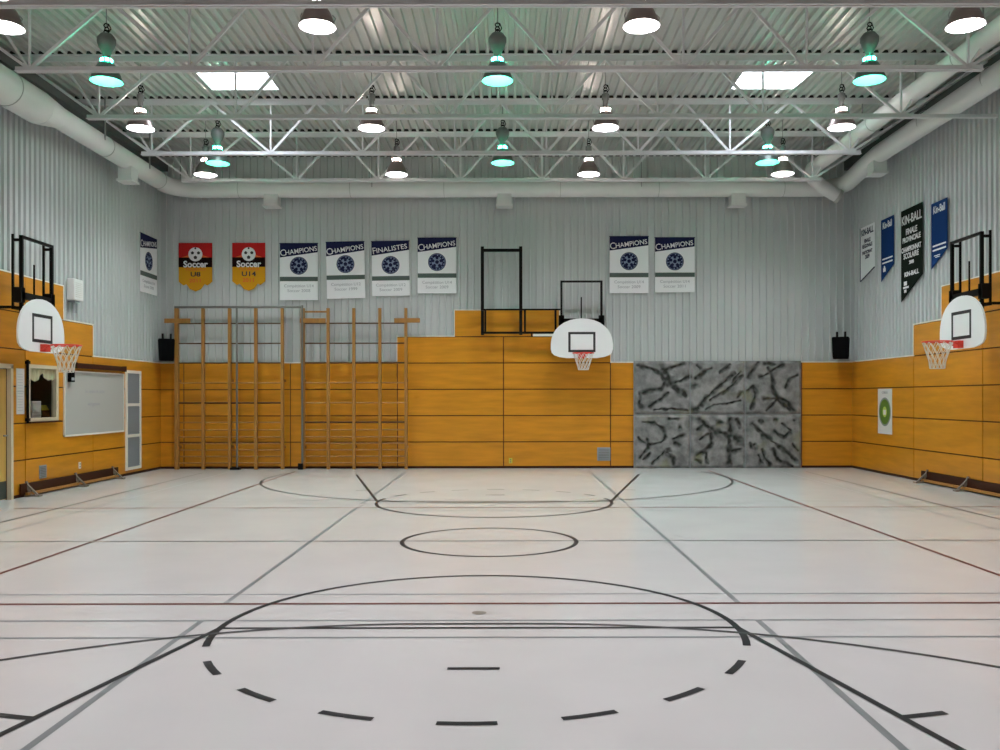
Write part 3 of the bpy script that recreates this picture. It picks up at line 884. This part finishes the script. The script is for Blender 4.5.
# ------------------------------------------------------------------ banners
def emblem(t, cx, cz, r):
    mb = MB()
    def disc(rad, y, mi, n=28, x=cx, z=cz): mb.face([(x+rad*math.cos(2*PI*k/n), y, z+rad*math.sin(2*PI*k/n)) for k in range(n)], mi)
    disc(r, -0.009, 0); disc(r*0.93, -0.0095, 1); disc(r*0.88, -0.010, 0); disc(r*0.66, -0.0105, 0); disc(r*0.60, -0.0107, 1)
    for k in range(5):
        a = 2*PI*k/5+PI/2
        mb.face([(cx+r*0.47*math.cos(a)+r*0.20*math.cos(b), -0.011, cz+r*0.47*math.sin(a)+r*0.20*math.sin(b)) for b in [a+2*PI*i/5 for i in range(5)]], 0)
    mb.face([(cx+r*0.24*math.cos(2*PI*i/5+PI/2), -0.0112, cz+r*0.24*math.sin(2*PI*i/5+PI/2)) for i in range(5)], 0)
    for k in range(14):   # ring lettering blocks
        a = 2*PI*(k+0.3)/14
        if k % 5 == 4: continue
        c = (cx+r*0.77*math.cos(a), cz+r*0.77*math.sin(a)); hh = r*0.075
        mb.face([(c[0]+hh*1.2*math.cos(b), -0.0113, c[1]+hh*1.2*math.sin(b)) for b in [a+PI/4+2*PI*i/4 for i in range(4)]], 1)
    mb.build('emblem', [M['navy'], M['emblem_blue']], t)
def cloth(t, outl, m, name='cloth', amp=0.004):
    """thin cloth from an outline in (x,z), slab 6 mm"""
    return MB().prism(outl, -0.006, 0.0).build(name, m, t)
def champion(loc, rz, word, l1, l2, wd, ht, label, rot=0.0, low=0.28):
    t = thing('championship_banner', loc, label, 'banner', 'white championship banners', rz)
    cloth(t, [(-wd/2, 0), (wd/2, 0), (wd/2, ht), (-wd/2, ht)], M['banner_white'])
    mb = MB()
    mb.prism([(-wd/2, ht-0.325), (wd/2, ht-0.205), (wd/2, ht), (-wd/2, ht)], -0.0085, -0.0062)
    mb.build('header', M['navy'], t)
    ang = math.atan2(0.12, wd)
    text('headline', word[0], 0.21, -wd*(0.42 if word[0] == 'C' else 0.43), ht-0.225, M['banner_text'], t, -0.0105, ang, 0.95)
    text('headline', word[1:], 0.155, wd*(0.06 if word[0] == 'C' else 0.035), ht-0.172, M['banner_text'], t, -0.0105, ang, 0.95 if len(word) < 10 else 1.04, bold=0.001)
    MB().box(-wd/2, wd/2, -0.0085, -0.0062, ht*low, ht*low+0.10).build('band', M['band'], t)
    emblem(t, 0, ht*(0.563 if low < 0.3 else 0.605), 0.205)
    text('caption', l1, 0.095, 0, ht*(low-0.085), M['faint_ink'], t, -0.0085, 0, 1.0)
    text('caption', l2, 0.095, 0, ht*(low-0.17), M['faint_ink'], t, -0.0085, 0, 1.1)
    MB().tube([(-wd/2-0.01, -0.003, ht), (wd/2+0.01, -0.003, ht)], 0.009, 8).build('hem_rod', M['navy'], t)
    t.rotation_euler = (0, rot, rz)
    return t
CY = YB-0.012
sb = CY/F
def champ_px(x0, x1, y0, y1, *a, **k):
    X = ((x0+x1)/2-507)*sb; wd = (x1-x0)*sb
    z1 = CH+(398-y0)*sb; z0 = CH+(398-y1)*sb
    champion((X, CY, z0), 0, a[0], a[1], a[2], wd, z1-z0, a[3], **k)
champ_px(280.2, 318, 243, 299.8, 'CHAMPIONS', 'Compétition U14', 'Soccer 2008', 'white champions banner, hangs lowest, directly right of the soccer banners', low=0.333)
champ_px(327.3, 365.5, 241.5, 298.2, 'CHAMPIONS', 'Compétition U12', 'Soccer 1999', 'white champions banner between the lowest one and the finalists banner', rot=-0.02, low=0.333)
champ_px(372.5, 410, 241, 295.6, 'FINALISTES', 'Compétition U12', 'Soccer 2009', 'white banner headed finalists, third of the four in a row', rot=-0.015)
champ_px(418, 456.5, 237.8, 293.2, 'CHAMPIONS', 'Compétition U14', 'Soccer 2009', 'white champions banner right of the finalists banner, nearest the tall frame')
champ_px(609.8, 648.6, 236.6, 293.4, 'CHAMPIONS', 'Compétition U14', 'Soccer 2009', 'white champions banner directly above and right of the centre hoop')
champ_px(655.2, 694.8, 237.8, 292.6, 'CHAMPIONS', 'Compétition U14', 'Soccer 2011', 'white champions banner at the far right end of the back wall row')
champion((XL+0.012, 19.45, 3.92), PI/2, 'CHAMPIONS', 'Compétition U14', 'Soccer 2008', 0.9, 1.27, 'white champions banner alone on the left wall near the corner')

def soccer(x0, x1, y0, y1, code, label):
    X = ((x0+x1)/2-507)*sb; wd = (x1-x0)*sb; z1 = CH+(398-y0)*sb; z0 = CH+(398-y1)*sb; h = z1-z0
    t = thing('soccer_banner', (X, CY, z0), label, 'banner', 'soccer shield banners')
    w2 = wd/2
    low = h*0.20
    outl = [(-w2, low), (-w2*0.72, low*0.62), (-w2*0.55, low*0.75), (-w2*0.32, low*0.22), (0, 0), (w2*0.32, low*0.22), (w2*0.55, low*0.75), (w2*0.72, low*0.62), (w2, low), (w2, h), (-w2, h)]
    cloth(t, outl, M['soccer_yellow'])
    MB().box(-w2, w2, -0.008, -0.0062, h*0.50, h).build('red_field', M['soccer_red'], t)
    MB().prism([(-w2, h*0.68), (-w2*0.5, h*0.74), (0, h*0.9), (w2*0.5, h*0.74), (w2, h*0.68), (w2, h*0.50), (-w2, h*0.50)], -0.0085, -0.008).build('orange_flare', M['soccer_orange'], t)
    MB().box(-w2, w2, -0.009, -0.0085, h*0.50, h*0.70).build('black_band', M['soccer_black'], t)
    mb = MB()
    r = wd*0.21; cz = h*0.765
    mb.face([(r*math.cos(2*PI*k/28), -0.010, cz+r*math.sin(2*PI*k/28)) for k in range(28)], 0)
    for (dx, dz, q) in ((-0.42, 0.2, 0.25), (0.45, 0.2, 0.25), (0.0, -0.45, 0.28), (0.0, 0.85, 0.16)):
        mb.face([(r*dx+r*q*math.cos(2*PI*k/5+PI/2), -0.0105, cz+r*dz+r*q*math.sin(2*PI*k/5+PI/2)) for k in range(5)], 1)
    mb.build('football_print', [M['banner_text'], M['black_paint']], t)
    text('headline', 'Soccer', 0.20, 0, h*0.555, M['banner_text'], t, -0.0115, 0, 1.0, bold=0.006)
    text('caption', 'TOURNOI', 0.085, 0, h*0.45, M['soccer_orange'], t, -0.0085, 0, 1.2)
    text('caption', code, 0.15, 0, h*0.35, M['black_paint'], t, -0.0085, 0, 1.3, bold=0.003)
    text('caption', '2011', 0.12, 0, h*0.22, M['soccer_orange'], t, -0.0085, 0, 1.2, bold=0.002)
soccer(179, 212.5, 242.5, 291, 'U8', 'red, black and yellow soccer shield banner, left one of the two')
soccer(232.5, 265.5, 242.5, 290.5, 'U14', 'red, black and yellow soccer shield banner, right one of the two')

def pennant(y_far, y_near, ztop, ztip, zs, m, tm, lines, label, blocks, edge=None):
    """on the right wall; local x runs towards the camera"""
    y_far += 0.06; y_near += 0.06; ztip -= 0.02; wd = y_far-y_near
    t = thing('pennant_banner', (XR-0.012, (y_far+y_near)/2, ztip), label, 'banner', 'ball sport pennants on the right wall', -PI/2)
    h = ztop-ztip; hs = zs-ztip; w2 = wd/2
    cloth(t, [(-w2, 0), (w2, hs), (w2, h), (-w2, h)], m)
    if edge:
        mb = MB()
        for a, b in (((-w2, 0), (w2, hs)), ((-w2, 0), (-w2, h))):
            mb.bar((a[0], -0.007, a[1]), (b[0], -0.007, b[1]), 0.012, 0.02, up=(0, 1, 0))
        mb.build('border', edge, t)
    for i, (s, sz, x, z, sx) in enumerate(lines):
        text('headline' if i == 0 else 'caption', s, sz, x, h-z, tm, t, -0.0085, 0, sx, bold=0.004)
    mb = MB()
    for (x0, x1, z0, z1) in blocks: mb.box(x0, x1, -0.0085, -0.0062, h-z1, h-z0)
    if blocks: mb.build('printed_stripe', tm, t)
    return t
pennant(19.55, 18.80, 5.36, 4.20, 4.40, M['banner_white'], M['navy'],
        [('KIN-BALL', 0.19, 0, 0.13, 0.8), ('FINALE', 0.12, 0, 0.33, 0.9), ('RÉGIONALE', 0.11, 0, 0.44, 0.9), ('PARTICIPANT', 0.10, 0, 0.58, 0.85), ('2009', 0.12, 0, 0.68, 1)], 'white kin-ball pennant, farthest of the four on the right wall', [], M['navy'])
pennant(18.47, 17.86, 5.32, 4.05, 4.32, M['blue'], M['banner_text'], [('Kin-Ball', 0.19, 0, 0.14, 0.75)], 'blue kin-ball pennant between the white and the big black one',
        [(-0.24, 0.25, 0.82, 0.85), (-0.24, 0.25, 0.90, 0.93), (-0.20, -0.08, 1.02, 1.10), (-0.17, -0.11, 0.98, 1.02)])
pennant(17.53, 16.62, 5.31, 3.52, 3.94, M['black_cloth'], M['banner_text'],
        [('KIN-BALL', 0.24, 0, 0.22, 0.85), ('FINALE', 0.16, 0, 0.46, 0.95), ('PROVINCIALE', 0.14, 0, 0.61, 0.88), ('CHAMPIONNAT', 0.135, -0.02, 0.80, 0.85), ('SCOLAIRE', 0.15, -0.02, 0.93, 0.95), ('2008', 0.09, 0, 1.07, 1.1), ('KIN-BALL', 0.12, 0, 1.29, 1.2)],
        'large black kin-ball pennant, the longest on the right wall', [(-0.33, -0.20, 1.42, 1.50), (-0.36, -0.12, 1.52, 1.56), (-0.32, -0.22, 1.58, 1.64)])
pennant(16.28, 15.68, 5.18, 3.99, 4.27, M['blue'], M['banner_text'], [('Kin-Ball', 0.19, 0, 0.14, 0.75)], 'blue kin-ball pennant, nearest of the four, beside the right hoop frame',
        [(-0.24, 0.25, 0.78, 0.81), (-0.24, 0.25, 0.86, 0.89), (-0.19, 0.03, 0.97, 0.985), (-0.14, 0.02, 1.0, 1.015)])

# ------------------------------------------------------------------ green target poster
t = thing('target_poster', (XR-0.036, 18.31, 0.84), 'white poster with a green oval target on the right wall', 'poster', None, -PI/2)
MB().box(-0.34, 0.34, -0.004, 0.0, 0, 0.94).build('sheet', M['paper'], t)
mb = MB()
for k, (rx, rz_, mi) in enumerate(((0.29, 0.30, 0), (0.25, 0.26, 1), (0.17, 0.18, 1), (0.10, 0.11, 2))):
    mb.face([(rx*math.cos(2*PI*i/32), -0.005-k*0.0006, 0.46+rz_*math.sin(2*PI*i/32)) for i in range(32)], mi)
mb.build('printed_target', [M['grey_print'], M['green'], M['light_green']], t)
text('caption', 'CIBLE', 0.07, 0, 0.86, M['ink'], t, -0.006, 0, 1.6)
mb = MB(); mb.box(-0.06, 0.06, -0.0085, -0.008, 0.40, 0.50); mb.build('bullseye', M['paper'], t)

# ------------------------------------------------------------------ left wall items
WX = XL+0.036
# door
d = bpy.data.objects.new('door_1', None); col.objects.link(d); d.location = (WX, 13.43, 0); d.rotation_euler = (0, 0, PI/2); d['kind'] = 'structure'
mb = MB()
mb.box(-0.56, -0.50, -0.04, 0.03, 0, 2.14); mb.box(0.51, 0.575, -0.04, 0.03, 0, 2.14); mb.box(-0.56, 0.575, -0.04, 0.03, 2.08, 2.15)
mb.build('door_frame', M['cream'], d)
mb = MB()
mb.box(-0.49, 0.50, 0.035, 0.075, 0.01, 0.9); mb.box(-0.49, 0.50, 0.035, 0.075, 1.85, 2.07)
mb.box(-0.49, -0.3, 0.035, 0.075, 0.9, 1.85); mb.box(0.33, 0.50, 0.035, 0.075, 0.9, 1.85)
mb.build('door_leaf', M['door_wood'], d)
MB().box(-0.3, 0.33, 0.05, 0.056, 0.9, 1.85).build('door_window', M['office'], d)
MB().box(-0.47, 0.49, 0.028, 0.034, 0.02, 0.30).build('kick_plate', M['kick'], d)
mb = MB().tube([(0.43, 0.03, 1.02), (0.43, -0.03, 1.02), (0.32, -0.03, 1.02)], 0.012, 8)
mb.build('door_handle', M['galv'], d, smooth=True)
for i, (a, b, c, e) in enumerate(((0.05, 0.31, 1.45, 1.80), (0.08, 0.30, 1.15, 1.42), (-0.28, 0.02, 1.3, 1.75))):
    o = MB().box(0, b-a, -0.002, 0.0, 0, e-c).build('door_notice', M['paper'])
    o.location = (WX-0.048, 13.45+a, c); o.rotation_euler = (0, 0, PI/2)
    tag(o, ('white notice taped high behind the door edge', 'small notice below the higher one on the door', 'wide notice on the hidden half of the door')[i], 'notice', 'notices on the door')
    mb = MB()
    for q in range(5):
        zq = (e-c)*(0.15+0.16*q); mb.box((b-a)*0.1, (b-a)*(0.6+0.3*((q*7) % 3)/2), -0.0035, -0.002, zq, zq+(e-c)*0.07)
    mb.build('print', M['ink'], o)
# white sheet between door and window
t = thing('wall_chart', (WX, 14.25, 1.35), 'narrow white sheet between the door and the office window', 'paper sheet', None, PI/2)
MB().box(-0.10, 0.13, -0.008, 0.0, 0, 0.74).build('sheet', M['paper'], t)
mb = MB()
mb.box(-0.09, 0.12, -0.010, -0.008, 0.36, 0.368)
for q in range(14): mb.box(-0.07, 0.08, -0.010, -0.008, 0.06+q*0.045, 0.066+q*0.045)
mb.build('print', M['faint_ink'], t)
# office window
wn = bpy.data.objects.new('window_1', None); col.objects.link(wn); wn.location = (WX, 14.94, 1.27); wn.rotation_euler = (0, 0, PI/2); wn['kind'] = 'structure'
mb = MB()
w_, h_ = 0.45, 0.85
mb.box(-w_-0.01, -w_+0.03, -0.03, 0.06, -0.05, h_+0.05); mb.box(w_-0.03, w_+0.05, -0.03, 0.06, -0.05, h_+0.05)
mb.box(-w_+0.03, w_-0.03, -0.03, 0.06, -0.05, 0.01); mb.box(-w_+0.03, w_-0.03, -0.03, 0.06, h_-0.01, h_+0.05)
mb.build('window_frame', M['cream'], wn)
MB().box(-w_+0.03, w_-0.03, 0.03, 0.036, 0.01, h_-0.01).build('glass_pane', M['glass'], wn)
MB().box(-w_-0.02, w_+0.07, -0.07, -0.03, -0.075, -0.05).build('window_sill', M['plank'], wn)
# office recess behind
for nm, q in (('wall_office_back', (XL-1.3, XL-1.2, 14.0, 16.6, 0.8, 2.4)), ('wall_office_near', (XL-1.3, XL-0.07, 13.98, 14.06, 0.8, 2.4)),
              ('wall_office_far', (XL-1.3, XL-0.07, 16.54, 16.62, 0.8, 2.4)), ('trim_3', (XL-1.2, XL-0.07, 14.06, 16.54, 0.82, 0.9)), ('trim_4', (XL-1.2, XL-0.07, 14.06, 16.54, 2.32, 2.4))):
    MB().box(*q).build(nm, M['office'], kind='structure')
mb = MB().box(-0.15, 0.15, -0.12, 0.12, 0, 0.66)
t = thing('office_cabinet', (XL-0.24, 15.05, 0.9), 'pale cabinet standing inside the office window', 'cabinet', None, PI/2)
mb.build('cabinet_body', M['white_box'], t)
mb = MB()
for q in range(3): mb.box(-0.14, 0.14, -0.126, -0.12, 0.03+q*0.21, 0.22+q*0.21)
mb.build('drawer', M['whiteboard'], t)
t = thing('folder_stack', (XL-0.24, 15.36, 0.9), 'yellow green folders beside the cabinet behind the office window', 'folders', None, PI/2)
for q in range(5):
    MB().box(-0.1+0.008*q, 0.14, -0.10+0.01*q, 0.08, 0.50+q*0.018, 0.50+q*0.018+0.014).build('folder', M['yellow'], t)
MB().box(-0.11, 0.15, -0.11, 0.11, 0.0, 0.50).build('stand', M['brown'], t)
# curtain swag
mb = MB(); nx, nz2 = 36, 10
for r in range(nz2+1):
    for c in range(nx+1):
        u = c/nx; v = r/nz2
        x = -0.44+0.88*u
        drop = 0.10 + 0.16*abs(math.sin(PI*u*2.0))*(1-0.35*u) + (0.06 if u > 0.85 else 0)
        z = 0.86 - v*drop
        y = 0.015 + 0.012*math.sin(u*40+v*3) - 0.01*v
        mb.v.append((x, y, z))
for r in range(nz2):
    for c in range(nx):
        k = r*(nx+1)+c; mb.f.append((k, k+1, k+nx+2, k+nx+1)); mb.mi.append(0)
cur = mb.build('curtain_swag', M['curtain'], smooth=True)
cur.location = (WX, 14.94, 1.27); cur.rotation_euler = (0, 0, PI/2)
sd = cur.modifiers.new('s', 'SOLIDIFY'); sd.thickness = 0.004
tag(cur, 'draped cream cloth swag across the top of the office window', 'curtain')
# black vertical pole by the window
t = thing('black_pole', (WX+0.03, 14.44, 1.2), 'black vertical pole fixed beside the office window', 'pole', None, PI/2)
MB().tube([(0, 0, 0), (0, 0, 1.04)], 0.022, 12).build('tube', M['black_metal'], t, smooth=True)
mb = MB()
for z in (0.03, 0.97): mb.box(-0.03, 0.03, -0.03, 0.03, z, z+0.05)
mb.build('clamp', M['black_metal'], t)
# whiteboard and rolled screen
t = thing('whiteboard', (WX, 16.87, 0.94), 'large whiteboard hanging on the left wall', 'whiteboard', None, PI/2)
MB().box(-1.2, 1.2, -0.022, 0.0, 0, 1.16).build('writing_surface', M['whiteboard'], t)
mb = MB()
mb.box(-1.22, 1.22, -0.03, 0.0, -0.02, 0.012); mb.box(-1.22, 1.22, -0.03, 0.0, 1.148, 1.17); mb.box(-1.22, -1.2, -0.03, 0.0, -0.02, 1.17); mb.box(1.2, 1.22, -0.03, 0.0, -0.02, 1.17)
mb.build('frame', M['trim'], t)
text('caption', 'Les équipes de soccer', 0.09, -0.05, 0.80, M['faint_ink'], t, -0.023, 0, 1.0)
text('caption', 'midi gymnase', 0.09, -0.1, 0.56, M['faint_ink'], t, -0.023, 0, 1.0)
t = thing('screen_case', (WX, 17.0, 2.16), 'dark brown long roller case above the whiteboard', 'projection screen', None, PI/2)
MB().box(-1.02, 1.02, -0.09, 0.0, 0, 0.09).build('case', M['brown'], t)
mb = MB(); mb.box(-1.04, -1.02, -0.1, 0.0, -0.01, 0.1); mb.box(1.02, 1.04, -0.1, 0.0, -0.01, 0.1); mb.build('end_cap', M['brown'], t)
t = thing('wall_phone', (WX+0.032, 15.82, 1.90), 'small black box on the wall at the whiteboard\'s upper left corner', 'wall box', None, PI/2)
MB().box(-0.07, 0.07, -0.06, 0.0, 0, 0.2).build('body', M['speaker'], t)
MB().box(-0.05, 0.05, -0.065, -0.06, 0.03, 0.08).build('keypad', M['grille'], t)
# tall louvre panel
t = thing('tall_vent_panel', (WX, 18.56, 0.11), 'tall white framed panel of three grey grilles right of the whiteboard', 'vent', None, PI/2)
mb = MB()
mb.box(-0.37, -0.31, -0.03, 0.0, 0, 2.08); mb.box(0.31, 0.37, -0.03, 0.0, 0, 2.08)
for z in (0, 0.68, 1.33, 2.02): mb.box(-0.31, 0.31, -0.03, 0.0, z, z+0.06)
mb.build('frame', M['trim'], t)
for z in (0.06, 0.74, 1.39):
    h = 0.62 if z < 1 else 0.63
    mb = MB().box(-0.31, 0.31, -0.008, 0.0, z, z+h)
    k = int(h/0.045)
    for q in range(k): mb.box(-0.31, 0.31, -0.018, -0.008, z+0.01+q*0.045, z+0.025+q*0.045)
    mb.build('grille', M['grille'], t)
# white speaker / clock box
t = thing('white_wall_speaker', (XL, 16.0, 3.30), 'white boxy unit high on the left wall right of the hoop', 'wall unit', None, PI/2)
bx = MB().box(-0.17, 0.17, -0.15, 0.0, 0.08, 0.47).build('casing', M['white_box'], t)
bv = bx.modifiers.new('b', 'BEVEL'); bv.width = 0.02; bv.segments = 3
mb = MB()
for q in range(8): mb.box(-0.12, 0.12, -0.156, -0.15, 0.14+q*0.035, 0.155+q*0.035)
mb.build('grille', M['paper'], t)
mb = MB()
for q in range(3): mb.tube([(-0.06+0.06*q, -0.08, -0.14), (-0.06+0.06*q, -0.08, 0.08)], 0.008, 6)
mb.box(-0.09, 0.09, -0.12, 0.0, 0.05, 0.08)
mb.build('bracket', M['grille'], t)
# grilles and outlets
def small_grille(loc, rz, sz, label):
    t = thing('wall_grille', loc, label, 'vent', 'small grey wall grilles', rz)
    MB().box(-sz, sz, -0.012, 0.0, -sz, sz).build('plate', M['grille'], t)
    mb = MB()
    for q in range(7): mb.box(-sz*0.8, sz*0.8, -0.018, -0.012, -sz*0.8+q*sz*0.25, -sz*0.8+q*sz*0.25+0.012)
    mb.build('slats', M['grey_metal'], t)
small_grille((pxX(603.5, YB), YB-0.036, 0.32), 0, 0.15, 'small grey grille low on the back wall under the hoop')
small_grille((WX, 14.95, 0.36), PI/2, 0.11, 'small grey grille low on the left wall under the office window')
def plate(loc, rz, label):
    t = thing('wall_outlet', loc, label, 'outlet', 'wall outlets', rz)
    MB().box(-0.04, 0.04, -0.008, 0, -0.06, 0.06).build('cover_plate', M['yellow'] if rz == 0 else M['trim'], t)
    mb = MB(); mb.box(-0.015, 0.015, -0.011, -0.008, -0.04, -0.01); mb.box(-0.015, 0.015, -0.011, -0.008, 0.01, 0.04)
    mb.build('socket', M['grey_metal'], t)
plate((WX, 16.25, 0.37), PI/2, 'small outlet plate low on the left wall under the whiteboard')
plate((pxX(510.5, YB), YB-0.036, 0.17), 0, 'tiny yellow outlet plate low in the middle of the back wall')

# ------------------------------------------------------------------ benches lying along the walls
def bench(loc, rz, L, feet, label):
    t = thing('low_bench', loc, label, 'bench', 'low benches along the walls', rz)
    MB().box(-L/2, L/2, -0.045, -0.015, 0.05, 0.22).build('plank', M['plank'], t)
    MB().box(-L/2+0.1, L/2-0.1, -0.10, -0.06, 0.03, 0.075).build('floor_rail', M['bar_wood'], t)
    for x in feet:
        mb = MB()
        mb.bar((x, -0.10, 0.0), (x, -0.02, 0.25), 0.04, 0.03)
        mb.bar((x, -0.24, 0.015), (x, -0.0, 0.015), 0.05, 0.03)
        mb.bar((x, -0.22, 0.02), (x, -0.03, 0.20), 0.035, 0.025)
        mb.box(x-0.05, x+0.05, -0.26, -0.20, 0.0, 0.03)
        mb.build('foot_bracket', M['foot'], t)
    return t
bench((XL+0.046, 15.97, 0), PI/2, 3.55, (-1.58, 0.05, 1.56), 'long low brown bench with grey feet against the left wall')
bench((XR-0.046, 14.75, 0), -PI/2, 3.7, (-1.65, -0.2, 1.3), 'long low brown bench with grey feet against the right wall')

# ------------------------------------------------------------------ corner speakers
def speaker(loc, rz, label, arm):
    t = thing('corner_speaker', loc, label, 'loudspeaker', 'black corner loudspeakers', rz)
    MB().prism([(-0.16, 0.06), (-0.15, 0.0), (0.15, 0.0), (0.16, 0.06), (0.175, 0.46), (0.16, 0.49), (-0.16, 0.49), (-0.175, 0.46)], -0.13, 0.10).build('cabinet', M['speaker'], t)
    MB().box(-0.145, 0.145, -0.137, -0.13, 0.05, 0.45).build('front_grille', M['speaker'], t)
    mb = MB()
    for x in (-0.08, 0.09): mb.box(x-0.022, x+0.022, 0.0, 0.04, 0.49, 0.61)
    mb.box(-0.12, 0.12, 0.10, 0.14, 0.2, 0.26)
    c = Matrix.Rotation(-rz, 3, 'Z') @ (Vector(arm) - Vector(loc))
    mb.bar((0, 0.13, 0.23), (c.x, c.y, 0.23), 0.05)
    mb.build('mounting_bracket', M['black_metal'], t)
speaker((-7.62, 19.70, 2.445), R(20), 'black loudspeaker in the left back corner above the wood panels', (-7.65, YB+0.01, 2.7))
speaker((7.46, 19.66, 2.46), R(-28), 'black loudspeaker in the right back corner above the wood panels', (7.6, YB+0.01, 2.7))
